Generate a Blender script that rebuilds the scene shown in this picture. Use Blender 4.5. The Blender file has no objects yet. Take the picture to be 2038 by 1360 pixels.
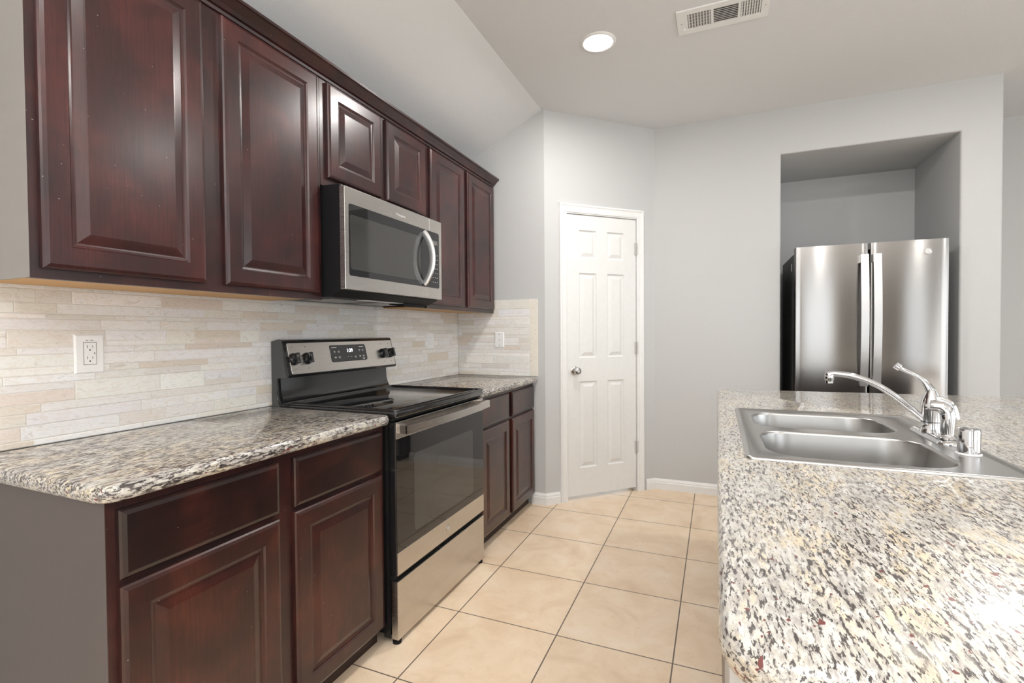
import bpy, bmesh, math, random
from mathutils import Vector, Matrix
random.seed(7)
S = bpy.context.scene
COL = S.collection
# ------------------------------------------------------------ camera
cam_d = bpy.data.cameras.new('camera'); cam = bpy.data.objects.new('camera', cam_d); COL.objects.link(cam)
cam_d.sensor_width = 36.0; cam_d.lens = 970.48 * 36 / 2038; cam_d.clip_start = .02; cam_d.clip_end = 60
_r = Vector((0.92229115, 0.38642618, -0.00733842)); _u = Vector((-6.92303e-04, 2.06387671e-02, 9.99786758e-01))
_f = Vector((-0.38649523, 0.92208939, -0.01930248))
M = Matrix((( _r.x, _u.x, -_f.x, 1.81979), (_r.y, _u.y, -_f.y, 0.0), (_r.z, _u.z, -_f.z, 1.23205), (0, 0, 0, 1)))
cam.matrix_world = M
S.camera = cam
# ------------------------------------------------------------ world, light, exposure
S.view_settings.view_transform = 'Standard'; S.view_settings.look = 'None'
S.view_settings.exposure = -0.08; S.view_settings.gamma = 1.0; S.view_settings.use_curve_mapping = False
W = bpy.data.worlds.new('sky'); S.world = W; W.use_nodes = True
bg = W.node_tree.nodes['Background']; bg.inputs[0].default_value = (.86, .93, 1.0, 1); bg.inputs[1].default_value = 1.5

def area(name, loc, direction, sx, sy, power, color=(1, 1, 1), spread=180, shape='RECTANGLE'):
    l = bpy.data.lights.new(name, 'AREA'); l.shape = shape; l.size = sx; l.size_y = sy
    l.energy = power; l.color = color; l.spread = math.radians(spread)
    o = bpy.data.objects.new(name, l); COL.objects.link(o); o.location = loc
    o.rotation_euler = Vector(direction).to_track_quat('-Z', 'Y').to_euler()
    return o
# daylight from unseen windows added behind the camera and on the right
WC = (.95, .98, 1.0)
area('window_daylight', (1.35, -4.36, 1.35), (0, 1, .3), 2.1, 2.1, 17, WC)
area('window_daylight', (3.60, -4.36, 1.25), (0, 1, .3), 1.0, 2.2, 8, WC)
area('window_daylight', (5.70, -4.36, 1.25), (0, 1, .3), .7, 2.2, 3, WC)
area('window_daylight', (6.06, -2.2, 1.25), (-1, 0, .3), 3.0, 2.2, 34, WC)
area('window_daylight', (6.06, 1.4, 1.35), (-1, 0, .3), 2.6, 1.9, 32, WC)
# recessed lamp over the aisle, plus unseen downlights added to light the room
for (lx, ly, lw) in ((1.232, 2.63, 19), (1.232, .45, 16), (3.1, .45, 5), (3.1, 2.63, 19), (3.3, -2.0, 20), (1.3, -2.2, 20), (5.0, .4, 22), (5.0, -2.2, 20)):
    area('downlight_lamp', (lx, ly, 2.765), (0, 0, -1), .15, .15, lw, (1, .965, .93), 180, 'DISK')

area('uplighter_lamp', (2.1, -1.3, 1.9), (0, .0001, 1), .5, .5, 110, (1, .985, .96))  # added fill aimed at the ceiling; no lamp stands there

# ------------------------------------------------------------ node helpers
def srgb(r, g, b):
    f = lambda c: (c / 255 / 12.92) if c / 255 <= .04045 else ((c / 255 + .055) / 1.055) ** 2.4
    return (f(r), f(g), f(b), 1)
class NT:
    def __init__(s, name):
        s.m = bpy.data.materials.new(name); s.m.use_nodes = True; s.t = s.m.node_tree
        s.b = s.t.nodes['Principled BSDF']
    def n(s, typ, **kw):
        x = s.t.nodes.new(typ)
        for k, v in kw.items(): setattr(x, k, v)
        return x
    def l(s, a, b): s.t.links.new(a, b)
    def coords(s, scale=(1, 1, 1), rot=(0, 0, 0), loc=(0, 0, 0), rnd=False):
        tc = s.n('ShaderNodeTexCoord'); mp = s.n('ShaderNodeMapping')
        mp.inputs['Scale'].default_value = scale; mp.inputs['Rotation'].default_value = rot; mp.inputs['Location'].default_value = loc
        if rnd:
            oi = s.n('ShaderNodeObjectInfo'); vm = s.n('ShaderNodeVectorMath', operation='MULTIPLY_ADD')
            s.l(oi.outputs['Random'], vm.inputs[0]); vm.inputs[1].default_value = (7.3, 5.1, 9.7); s.l(tc.outputs['Object'], vm.inputs[2])
            s.l(vm.outputs[0], mp.inputs[0])
        else: s.l(tc.outputs['Object'], mp.inputs[0])
        return mp.outputs[0]
    def noise(s, vec, scale, detail=3, rough=.5, dist=0.0):
        x = s.n('ShaderNodeTexNoise'); s.l(vec, x.inputs['Vector'])
        x.inputs['Scale'].default_value = scale; x.inputs['Detail'].default_value = detail
        x.inputs['Roughness'].default_value = rough; x.inputs['Distortion'].default_value = dist
        return x.outputs['Fac']
    def ramp(s, fac, stops):
        x = s.n('ShaderNodeValToRGB'); e = x.color_ramp.elements
        while len(e) < len(stops): e.new(.5)
        for i, (p, c) in enumerate(stops):
            e[i].position = p; e[i].color = c if len(c) == 4 else (*c, 1)
        s.l(fac, x.inputs[0]); return x.outputs[0]
    def mix(s, fac, a, b, bt='MIX'):
        x = s.n('ShaderNodeMix', data_type='RGBA', blend_type=bt)
        for i, v in ((0, fac), (6, a), (7, b)):
            if hasattr(v, 'links') or hasattr(v, 'is_linked'): s.l(v, x.inputs[i])
            else: x.inputs[i].default_value = v
        return x.outputs[2]
    def bump(s, h, strength=.1, dist=.01):
        x = s.n('ShaderNodeBump'); x.inputs['Strength'].default_value = strength; x.inputs['Distance'].default_value = dist
        s.l(h, x.inputs['Height']); s.l(x.outputs[0], s.b.inputs['Normal'])
    def set(s, **kw):
        for k, v in kw.items():
            i = s.b.inputs[k.replace('_', ' ')]
            if hasattr(v, 'is_linked'): s.l(v, i)
            else: i.default_value = v
        return s.m
W1 = (1, 1, 1, 1); K0 = (0, 0, 0, 1)

def m_paint(name, c, rough=.75, bs=.12, sc=140):
    t = NT(name); v = t.coords(); h = t.noise(v, sc, 2, .5, .6); t.bump(h, bs, .004)
    return t.set(Base_Color=c, Roughness=rough, Specular_IOR_Level=.3)
def m_plain(name, c, rough=.5, metal=0.0, **kw):
    t = NT(name); v = t.coords(); f = t.noise(v, 30, 2)
    col = t.mix(f, tuple(x * .96 for x in c[:3]) + (1,), tuple(min(1, x * 1.03) for x in c[:3]) + (1,))
    return t.set(Base_Color=col, Roughness=rough, Metallic=metal, **kw)
def m_wood(name, dark, mid, red, rough=.3, horiz=False):
    t = NT(name)
    sc = (1, 9, 1) if not horiz else (1, 1, 9)
    v = t.coords((1, 1, 1), rnd=True); blot = t.noise(v, 5.5, 3, .55, .4)
    g = t.coords((30, 60, 2.2) if not horiz else (30, 2.2, 60), rnd=True); gr = t.noise(g, 4, 4, .6, .3)
    c = t.ramp(blot, [(.30, dark), (.5, mid), (.70, red)])
    gv = t.ramp(gr, [(.3, (.72, .72, .72)), (.65, (1.12, 1.12, 1.12))])
    c = t.mix(1.0, c, gv, 'MULTIPLY')
    sp = t.noise(t.coords((1, 1, 1), rnd=True), 170, 0); spk = t.ramp(sp, [(.885, K0), (.90, (.7, .7, .7))])
    c = t.mix(spk, c, (.40, .36, .33, 1))
    t.bump(gr, .04, .002)
    return t.set(Base_Color=c, Roughness=rough, Coat_Weight=.3, Coat_Roughness=.22, Specular_IOR_Level=.45)
def m_steel(name, c=(.60, .575, .545, 1), rough=.25, stretch=(2, 2, 260), bs=.05):
    t = NT(name); v = t.coords(stretch); f = t.noise(v, 3, 3, .6)
    col = t.mix(f, tuple(x * .95 for x in c[:3]) + (1,), c)
    r = t.n('ShaderNodeMapRange'); t.l(f, r.inputs[0]); r.inputs[3].default_value = rough * .8; r.inputs[4].default_value = rough * 1.25
    t.bump(f, bs, .001)
    return t.set(Base_Color=col, Roughness=r.outputs[0], Metallic=1.0)
def m_granite(name, ang, k=1.0, dark=0.0):
    t = NT(name); st = .36
    R0 = (0, 0, ang)
    v = lambda loc=(0, 0, 0), s_=st: t.coords((1.0, s_, 1), R0, loc)
    big = t.noise(v(), 11 * k, 3, .55, .3)
    c1 = t.ramp(big, [(.32, (.44, .425, .395)), (.45, (.56, .53, .46)), (.57, (.66, .57, .41)), (.72, (.54, .455, .325))])
    white = t.ramp(t.noise(v((2, 5, 1), .42), 60 * k, 4, .65, .2), [(.46, K0), (.56, (.9, .9, .9))])
    c1 = t.mix(white, c1, (.62, .61, .575, 1))
    dens = t.ramp(t.noise(v((1, 7, 3), .5), 13 * k, 4, .65), [(.36, (.35, .35, .35)), (.50, W1)])
    med = t.noise(v((4, 1, 2), .34), 95 * k, 5, .7, .3)
    halo = t.mix(1.0, t.ramp(med, [(.47 - dark, K0), (.57 - dark, (.65, .65, .65)), (.68, W1)]), dens, 'MULTIPLY')
    c2 = t.mix(halo, c1, (.33, .30, .28, 1))
    fl = t.noise(v((3.1, 1.7, .4), .24), 165 * k, 4, .68, .3)
    flm = t.mix(1.0, t.ramp(fl, [(.535 - dark, K0), (.575 - dark, W1)]), dens, 'MULTIPLY')
    c3 = t.mix(flm, c2, (.065, .055, .053, 1))
    core = t.ramp(t.noise(v((9, 1.2, 2.4), .36), 62 * k, 6, .76, .5), [(.60 - dark, K0), (.63 - dark, W1)])
    c3 = t.mix(core, c3, (.025, .023, .023, 1))
    mr = t.noise(v((8, 3, 2), .5), 85 * k, 2, .5, .2)
    c4 = t.mix(t.ramp(mr, [(.685, K0), (.70, W1)]), c3, (.16, .05, .045, 1))
    return t.set(Base_Color=c4, Roughness=.3, Coat_Weight=.7, Coat_Roughness=.035, Specular_IOR_Level=.3)

PAINT = m_paint('grey_wall_paint', (.545, .550, .550, 1))
CEIL = m_paint('ceiling_paint', (.70, .71, .72, 1), .85, .3, 110)
TRIM = m_plain('white_trim_paint', (.80, .80, .79, 1), .35)
DOORW = m_plain('white_door_paint', (.76, .76, .745, 1), .4)
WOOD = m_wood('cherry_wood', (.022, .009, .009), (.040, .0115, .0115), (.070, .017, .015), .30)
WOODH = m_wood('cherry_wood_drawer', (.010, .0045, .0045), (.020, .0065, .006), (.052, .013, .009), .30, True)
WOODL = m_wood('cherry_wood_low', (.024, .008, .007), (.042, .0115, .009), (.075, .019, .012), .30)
WOODF = m_wood('cherry_wood_frame', (.016, .007, .007), (.030, .009, .009), (.055, .015, .013), .33)
LAM = m_plain('brown_laminate', (.082, .066, .060, 1), .42)
LAMU = m_plain('grey_laminate', (.24, .225, .21, 1), .45)  # side laminate lightened: sheen from the windows is put into its grey
RAW = m_plain('raw_cabinet_underside', (.62, .38, .17, 1), .6)
DARKWOOD = m_plain('toe_kick_wood', (.03, .014, .012, 1), .5)
STEEL = m_steel('brushed_steel')
STEELV = m_steel('brushed_steel_fridge', (.41, .395, .38, 1), .15, (260, 2, 2), .015)
_t = STEELV.node_tree; _tan = _t.nodes.new('ShaderNodeTangent'); _tan.direction_type = 'RADIAL'; _tan.axis = 'Z'
_t.links.new(_tan.outputs[0], _t.nodes['Principled BSDF'].inputs['Tangent']); _t.nodes['Principled BSDF'].inputs['Anisotropic'].default_value = .85; _t.nodes['Principled BSDF'].inputs['Anisotropic Rotation'].default_value = .25
STEELS = m_plain('sink_steel', (.47, .465, .455, 1), .29, 1.0)
STEELD = m_steel('dark_steel', (.34, .33, .32, 1), .35)
CHROME = m_plain('chrome', (.72, .72, .73, 1), .04, 1.0)
NICKEL = m_plain('satin_nickel', (.55, .54, .52, 1), .25, 1.0)
HNG = m_plain('pale_hinge_metal', (.62, .61, .59, 1), .45, .3)
BLACK = m_plain('black_enamel', (.012, .012, .013, 1), .18, 0.0, Coat_Weight=.5, Coat_Roughness=.08)
BLACKM = m_plain('black_matte', (.010, .010, .011, 1), .5, 0.0, Specular_IOR_Level=.22)
GLASS = m_plain('black_glass', (.010, .010, .011, 1), .03, 0.0, Specular_IOR_Level=.8)
GLASSW = m_plain('dark_window_screen', (.045, .044, .042, 1), .06, 0.0, Specular_IOR_Level=.8)
COOK = m_plain('cooktop_glass', (.012, .012, .013, 1), .03, 0.0, Specular_IOR_Level=1.0)
FSIDE = m_plain('fridge_side_grey', (.075, .078, .078, 1), .45)
WPLAS = m_plain('white_plastic', (.86, .86, .86, 1), .3)
SLOT = m_plain('dark_slot', (.02, .02, .02, 1), .6)
MARK = m_plain('light_print', (.75, .75, .75, 1), .5)
DWG = m_plain('grey_enamel', (.50, .50, .49, 1), .4)
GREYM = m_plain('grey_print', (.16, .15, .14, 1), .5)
SILVR = m_plain('silver_handle', (.72, .72, .72, 1), .28, .85)
SILV = m_plain('silver_print', (.9, .9, .9, 1), .2, .6)
GRAN_L = m_granite('granite_left', math.radians(-8), 1.1, .035)
GRAN_I = m_granite('granite_island', math.radians(52), 1.22, .004)
def m_emit(name, c, st):
    t = NT(name); return t.set(Base_Color=c, Emission_Color=c, Emission_Strength=st)
LENS = m_emit('lit_lens', (1, .97, .92, 1), 9.0)
LED = m_emit('display_digits', (.9, .95, 1, 1), 2.5)

def m_floor():
    t = NT('beige_floor_tile'); v = t.coords((1, 1, 1), (0, 0, 0), (-.7723 + .4495 * 10, -3.2182 + .4495 * 20, 0))
    br = t.n('ShaderNodeTexBrick', offset=0.0, squash=1.0); t.l(v, br.inputs['Vector'])
    br.inputs['Scale'].default_value = 1; br.inputs['Brick Width'].default_value = .4495; br.inputs['Row Height'].default_value = .4495
    br.inputs['Mortar Size'].default_value = .0028; br.inputs['Mortar Smooth'].default_value = .2; br.inputs['Bias'].default_value = 0
    br.inputs['Color1'].default_value = (0, 0, 0, 1); br.inputs['Color2'].default_value = (1, 1, 1, 1)
    vv = t.coords(); a = t.noise(vv, 5, 5, .62, .6); b = t.noise(vv, 38, 4, .7, .3)
    c = t.ramp(a, [(.28, (.70, .53, .365)), (.5, (.80, .635, .46)), (.72, (.86, .72, .565))])
    c = t.mix(t.ramp(b, [(.30, (.5, .5, .5)), (.42, K0)]), c, (.70, .51, .34, 1))
    c = t.mix(.08, c, br.outputs['Color'], 'SOFT_LIGHT')
    c = t.mix(br.outputs['Fac'], c, (.14, .105, .08, 1))
    inv = t.n('ShaderNodeMath', operation='SUBTRACT'); inv.inputs[0].default_value = 1; t.l(br.outputs['Fac'], inv.inputs[1])
    t.bump(inv.outputs[0], .4, .003)
    return t.set(Base_Color=c, Roughness=.38)
FLOOR = m_floor()
def m_trav():
    t = NT('travertine_mosaic'); at = t.n('ShaderNodeAttribute', attribute_name='tile')
    mv = t.n('ShaderNodeVectorMath', operation='MULTIPLY_ADD'); tc = t.n('ShaderNodeTexCoord')
    t.l(at.outputs['Color'], mv.inputs[0]); mv.inputs[1].default_value = (13, 17, 11); t.l(tc.outputs['Object'], mv.inputs[2])
    mp = t.n('ShaderNodeMapping'); mp.inputs['Scale'].default_value = (1, 1, 2.6); t.l(mv.outputs[0], mp.inputs[0])
    n1 = t.noise(mp.outputs[0], 16, 5, .65, 2.2); n2 = t.noise(mp.outputs[0], 7, 3, .5, 1.0)
    base = t.ramp(n1, [(.28, (.72, .68, .63)), (.42, (.97, .96, .94)), (.52, W1), (.60, (.92, .86, .79)), (.66, W1), (.76, (.80, .74, .67))])
    c = t.mix(1.0, at.outputs['Color'], base, 'MULTIPLY')
    sp = t.ramp(t.noise(mp.outputs[0], 30, 4, .7, 1.5), [(.66, K0), (.74, (.6, .6, .6))])
    c = t.mix(sp, c, (.46, .28, .15, 1))
    t.bump(n1, .12, .003)
    return t.set(Base_Color=c, Roughness=.45)
TRAV = m_trav(); GROUT = m_plain('pale_grout', (.74, .71, .66, 1), .8)

# ------------------------------------------------------------ geometry helpers
def bxm(bm, x0, x1, y0, y1, z0, z1):
    vs = [bm.verts.new((x, y, z)) for x in (x0, x1) for y in (y0, y1) for z in (z0, z1)]
    for f in ((0, 1, 3, 2), (4, 6, 7, 5), (0, 4, 5, 1), (2, 3, 7, 6), (0, 2, 6, 4), (1, 5, 7, 3)):
        bm.faces.new([vs[i] for i in f])
    return vs
def box(x0, x1, y0, y1, z0, z1, bev=0.0, seg=2):
    bm = bmesh.new(); bxm(bm, x0, x1, y0, y1, z0, z1)
    if bev: bmesh.ops.bevel(bm, geom=bm.edges[:] , offset=bev, segments=seg, affect='EDGES', profile=.5)
    return bm
def boxes(lst, bev=0.0):
    bm = bmesh.new()
    for b in lst:
        t = box(*b, bev=bev); join(bm, t)
    return bm
def join(bm, other, mat=None):
    me = bpy.data.meshes.new('tmp'); other.to_mesh(me); other.free()
    if mat is not None: me.transform(mat)
    bm.from_mesh(me); bpy.data.meshes.remove(me); return bm
def loft(rings, closed=True, cap0=True, cap1=True):
    bm = bmesh.new(); R = [[bm.verts.new(p) for p in r] for r in rings]; n = len(R[0])
    for a, b in zip(R, R[1:]):
        for i in range(n if closed else n - 1):
            j = (i + 1) % n
            try: bm.faces.new((a[i], a[j], b[j], b[i]))
            except ValueError: pass
    if cap0: bm.faces.new(R[0][::-1])
    if cap1: bm.faces.new(R[-1])
    return bm
def tube(pts, rad, n=14, flat=None, up=Vector((0, 0, 1))):
    """swept tube; rad a number or list; flat=(a,b) multiplies radius in the two cross axes"""
    P = [Vector(p) for p in pts]; rings = []
    for i, p in enumerate(P):
        d = (P[min(i + 1, len(P) - 1)] - P[max(i - 1, 0)]).normalized()
        a = up.cross(d)
        if a.length < 1e-4: a = Vector((0, 1, 0)).cross(d)
        a.normalize(); b = d.cross(a)
        r = rad[i] if isinstance(rad, (list, tuple)) else rad
        fa, fb = flat if flat else (1, 1)
        rings.append([p + a * (r * fa * math.cos(2 * math.pi * k / n)) + b * (r * fb * math.sin(2 * math.pi * k / n)) for k in range(n)])
    return loft(rings)
def spline(pts, n=6):
    P = [Vector(p) for p in pts]; out = []
    for i in range(len(P) - 1):
        p0 = P[max(i - 1, 0)]; p1 = P[i]; p2 = P[i + 1]; p3 = P[min(i + 2, len(P) - 1)]
        for k in range(n):
            t = k / n
            out.append(.5 * ((2 * p1) + (p2 - p0) * t + (2 * p0 - 5 * p1 + 4 * p2 - p3) * t * t + (-p0 + 3 * p1 - 3 * p2 + p3) * t ** 3))
    out.append(P[-1]); return out
def lathe(prof, c=(0, 0, 0), n=32, axis=None, cap=True):
    bm = loft([[(r * math.cos(2 * math.pi * k / n), r * math.sin(2 * math.pi * k / n), z) for k in range(n)] for r, z in prof], cap0=cap, cap1=cap)
    m = Matrix.Translation(Vector(c))
    if axis is not None: m = m @ Vector(axis).to_track_quat('Z', 'Y').to_matrix().to_4x4()
    bm.transform(m); return bm
def rrect(x0, x1, y0, y1, r, n=6):
    if not isinstance(r, (list, tuple)): r = [r] * 4
    out = []
    for (cx, cy, a, q) in ((x1, y1, 0, 0), (x0, y1, 90, 1), (x0, y0, 180, 2), (x1, y0, 270, 3)):
        rr = max(r[q], 1e-4); ccx = cx - rr if q in (0, 3) else cx + rr; ccy = cy - rr if q in (0, 1) else cy + rr
        for k in range(n + 1):
            t = math.radians(a + 90 * k / n); out.append((ccx + rr * math.cos(t), ccy + rr * math.sin(t)))
    return out
def inset(poly, d):
    n = len(poly); out = []
    for i in range(n):
        p0 = Vector(poly[i - 1]); p = Vector(poly[i]); p1 = Vector(poly[(i + 1) % n])
        e0 = (p - p0); e1 = (p1 - p)
        if e0.length < 1e-7: e0 = e1
        if e1.length < 1e-7: e1 = e0
        e0.normalize(); e1.normalize()
        n0 = Vector((-e0.y, e0.x)); n1 = Vector((-e1.y, e1.x)); m = (n0 + n1); m.normalize()
        k = d / max(.3, m.dot(n0)); out.append((p.x + m.x * k, p.y + m.y * k))
    return out
def slab(poly, z0, z1, r, hole=None, n=6):
    """bullnosed slab following a CCW outline, optional hole outline"""
    rings = []
    for k in range(n + 1):
        a = -90 + 180 * k / n
        ins = r * (1 - math.cos(math.radians(a))); z = (z0 + z1) / 2 + (z1 - z0) / 2 * math.sin(math.radians(a))
        rings.append([(x, y, z) for x, y in inset(poly, ins)])
    bm = loft(rings, cap0=hole is None, cap1=hole is None)
    if hole:
        bm.verts.ensure_lookup_table(); N = len(poly)
        for base, z in ((0, z0), (n * N, z1)):
            lo = [bm.verts[base + i] for i in range(N)]; hv = [bm.verts.new((x, y, z)) for x, y in hole]
            bm.verts.ensure_lookup_table()
            ed = []
            for L in (lo, hv):
                for i in range(len(L)):
                    e = bm.edges.get((L[i], L[(i + 1) % len(L)])) or bm.edges.new((L[i], L[(i + 1) % len(L)])); ed.append(e)
            bmesh.ops.triangle_fill(bm, edges=ed, use_beauty=True)
            if z == z0: hb = hv
        for i in range(len(hole)):
            j = (i + 1) % len(hole); bm.faces.new((hb[i], hb[j], hv[j], hv[i]))
    return bm
def panel(y0, y1, z0, z1, x, t=.02, stile=None, edge=.010):
    """door/drawer front facing +X, lying on plane x; stile None = slab front with moulded edge"""
    P = [(0, 0), (0, t - .007), (.004, t - .003), (edge, t)]
    if stile:
        P += [(stile, t), (stile + .004, t - .005), (stile + .010, t - .007), (stile + .014, t - .0075), (stile + .036, t - .001), (stile + .040, t)]
    rings = [[(x + d, y0 + i, z0 + i), (x + d, y1 - i, z0 + i), (x + d, y1 - i, z1 - i), (x + d, y0 + i, z1 - i)] for i, d in P]
    return loft(rings)
def text_bm(s, size, mat, extr=.0004, align='CENTER'):
    cu = bpy.data.curves.new('lettering', 'FONT'); cu.body = s; cu.size = size; cu.extrude = extr; cu.align_x = align; cu.align_y = 'CENTER'
    o = bpy.data.objects.new('lettering', cu); COL.objects.link(o)
    me = bpy.data.meshes.new_from_object(o.evaluated_get(bpy.context.evaluated_depsgraph_get()))
    bpy.data.objects.remove(o); bpy.data.curves.remove(cu)
    bm = bmesh.new(); bm.from_mesh(me); bpy.data.meshes.remove(me); bm.transform(mat); return bm
def faceX(x, y, z):   # text lying on a surface facing +X, reading along +Y
    return Matrix(((0, 0, 1, x), (1, 0, 0, y), (0, 1, 0, z), (0, 0, 0, 1)))
def faceNY(x, y, z):  # text on a surface facing -Y, reading along +X
    return Matrix(((1, 0, 0, x), (0, 0, -1, y), (0, 1, 0, z), (0, 0, 0, 1)))

def empty(name, loc, label=None, cat=None, group=None, kind=None):
    o = bpy.data.objects.new(name, None); COL.objects.link(o); o.location = loc; o.empty_display_size = .05
    tag(o, label, cat, group, kind); return o
def tag(o, label=None, cat=None, group=None, kind=None):
    for k, v in (('label', label), ('category', cat), ('group', group), ('kind', kind)):
        if v: o[k] = v
    return o
def worldloc(o):
    v = Vector((0, 0, 0))
    while o is not None: v += o.location; o = o.parent
    return v
def part(name, bm, mat, parent=None, smooth=False, label=None, recalc=True, origin=None):
    """bm is in world coordinates"""
    if recalc: bmesh.ops.recalc_face_normals(bm, faces=bm.faces[:])
    w = worldloc(parent) if parent is not None else Vector((0, 0, 0))
    base = Vector(origin) if origin is not None else Vector((0, 0, 0))
    me = bpy.data.meshes.new(name)
    bmesh.ops.translate(bm, verts=bm.verts[:], vec=-(w if origin is None else base))
    bm.to_mesh(me); bm.free(); me.materials.append(mat)
    o = bpy.data.objects.new(name, me); COL.objects.link(o)
    if parent is not None: o.parent = parent
    if origin is not None: o.location = base - w
    if smooth:
        for p in me.polygons: p.use_smooth = True
        try: me.set_sharp_from_angle(angle=math.radians(38))
        except Exception: pass
    if label: o['label'] = label
    return o
def struct(name, bm, mat, parent=None, **kw):
    o = part(name, bm, mat, parent, **kw)
    if parent is None: o['kind'] = 'structure'
    return o
def thing(name, bm, mat, label, cat, group=None, **kw):
    c = Vector((0, 0, 0)); 
    xs = [v.co for v in bm.verts]; lo = Vector([min(v[i] for v in xs) for i in range(3)]); hi = Vector([max(v[i] for v in xs) for i in range(3)])
    o = part(name, bm, mat, None, origin=((lo.x + hi.x) / 2, (lo.y + hi.y) / 2, lo.z), **kw); tag(o, label, cat, group); return o

H = 2.789; YC = 3.269; YF = 3.9325; XA = .703; XB = 1.3746
XR = 6.2; YB = -4.5; YE = 4.76
# ------------------------------------------------------------ the setting
struct('floor', box(-.15, XR + .15, YB - .15, YE + .15, -.1, 0), FLOOR)
# ceiling: sloped strip along the left wall, then flat
prof = [(-.15, 2.455 - .15 * .488), (.687, H), (XR + .15, H), (XR + .15, 3.1), (-.15, 3.1)]
struct('ceiling', loft([[(x, YB - .15, z) for x, z in prof], [(x, YE + .15, z) for x, z in prof]]), CEIL)
struct('wall_left', box(-.15, 0, YB - .15, YE + .15, 0, 3.0), PAINT)
struct('wall_end', box(0, XA + .0, YC, YC + .12, 0, 2.95, bev=0), PAINT)
# diagonal pantry wall with a door opening (local s along the wall, t into the pantry)
DL = math.hypot(XB - XA, YF - YC); e1 = Vector(((XB - XA) / DL, (YF - YC) / DL, 0)); e2 = Vector((-e1.y, e1.x, 0))
MD = Matrix(((e1.x, e2.x, 0, XA), (e1.y, e2.y, 0, YC), (0, 0, 1, 0), (0, 0, 0, 1)))
def diag(bm): bm.transform(MD); return bm
bm = bmesh.new()
for b in ((0, .165, 0, .12, 0, 2.95), (.785, DL, 0, .12, 0, 2.95), (.165, .785, 0, .12, 2.09, 2.95)):
    bxm(bm, *b)
struct('wall_pantry', diag(bm), PAINT)
# fridge wall with niche
NX0, NX1, NZ, NYB = 2.240, 3.233, 2.473, 4.70
O = [(XB, 0), (NX0, 0), (NX0, NZ), (NX1, NZ), (NX1, 0), (3.440, 0), (3.440, 2.95), (XB, 2.95)]
bm = loft([[(x, YF, z) for x, z in O], [(x, YE, z) for x, z in O]])
bmesh.ops.recalc_face_normals(bm, faces=bm.faces[:])
def nedge(e):
    a, b = e.verts[0].co, e.verts[1].co
    if abs(a.y - YF) > 1e-5 or abs(b.y - YF) > 1e-5: return False
    m = (a + b) / 2
    return (NX0 - .001 <= m.x <= NX1 + .001 and m.z > .01 and m.z < 2.9 and (abs(a.x - b.x) < 1e-5 or abs(m.z - NZ) < 1e-4)) or (abs(a.x - 3.44) < 1e-4 and abs(b.x - 3.44) < 1e-4)
bmesh.ops.bevel(bm, geom=[e for e in bm.edges if nedge(e)], offset=.016, segments=5, affect='EDGES', profile=.5)
bxm(bm, NX0 - .02, NX1 + .02, NYB, YE + .01, -.01, NZ + .02)
struct('wall_fridge', bm, PAINT, smooth=True)
struct('wall_far', box(3.44, XR + .15, YE, YE + .15, 0, 3.0), PAINT)
# wall behind the camera and wall on the right, with openings for unseen windows
def holed_wall(name, axis, pos, thick, a0, a1, holes, z1=3.0):
    bm = bmesh.new(); xs = sorted({a0, a1, *[h[0] for h in holes], *[h[1] for h in holes]}); 
    for u0, u1 in zip(xs, xs[1:]):
        hs = [h for h in holes if h[0] <= u0 and h[1] >= u1]
        segs = [(0, z1)] if not hs else [(0, hs[0][2]), (hs[0][3], z1)]
        for s0, s1 in segs:
            if s1 - s0 < 1e-4: continue
            if axis == 'y': bxm(bm, u0, u1, pos, pos + thick, s0, s1)
            else: bxm(bm, pos, pos + thick, u0, u1, s0, s1)
    return struct(name, bm, PAINT)
holesB = [(.25, 2.45, .25, 2.45), (3.05, 4.15, .06, 2.4), (5.3, 6.1, .06, 2.4)]; holesR = [(-3.75, -.65, .06, 2.4), (.05, 2.75, .35, 2.35)]
holed_wall('wall_back', 'y', YB - .15, .15, -.15, XR + .15, holesB)
holed_wall('wall_right', 'x', XR, .15, YB, YE, holesR)
k = 0
for ax, hs in (('y', holesB), ('x', holesR)):
    for (a0, a1, z0, z1) in hs:
        k += 1; bm = bmesh.new(); w = .05
        def bb(u0, u1, s0, s1, d0=.03, d1=.09):
            if ax == 'y': bxm(bm, u0, u1, YB - d1, YB - d0, s0, s1)
            else: bxm(bm, XR + d0, XR + d1, u0, u1, s0, s1)
        bb(a0, a1, z0, z0 + w); bb(a0, a1, z1 - w, z1); bb(a0, a0 + w, z0 + w, z1 - w); bb(a1 - w, a1, z0 + w, z1 - w)
        m_ = (a0 + a1) / 2; bb(m_ - .03, m_ + .03, z0 + w, z1 - w)
        struct('window_%d' % k, bm, TRIM)  # unseen windows, placed for room light and the refrigerator's reflections
D2 = empty('door_2', (4.75, YB, 0), kind='structure')  # unseen door added to give the refrigerator a dark reflection
part('door_leaf', box(4.30, 5.22, YB + .001, YB + .04, .01, 2.38, bev=.004), m_plain('taupe_door', (.16, .14, .12, 1), .5), D2)
part('casing', boxes([(4.22, 4.295, YB + .001, YB + .02, 0, 2.46), (5.225, 5.295, YB + .001, YB + .02, 0, 2.46), (4.295, 5.225, YB + .001, YB + .02, 2.385, 2.46)]), TRIM, D2)
part('door_knob', lathe([(.001, 0), (.03, 0), (.012, .01), (.012, .03), (.027, .045), (.02, .06), (.001, .062)], (4.38, YB + .04, .95), 20, (0, 1, 0)), NICKEL, D2, smooth=True)
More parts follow.
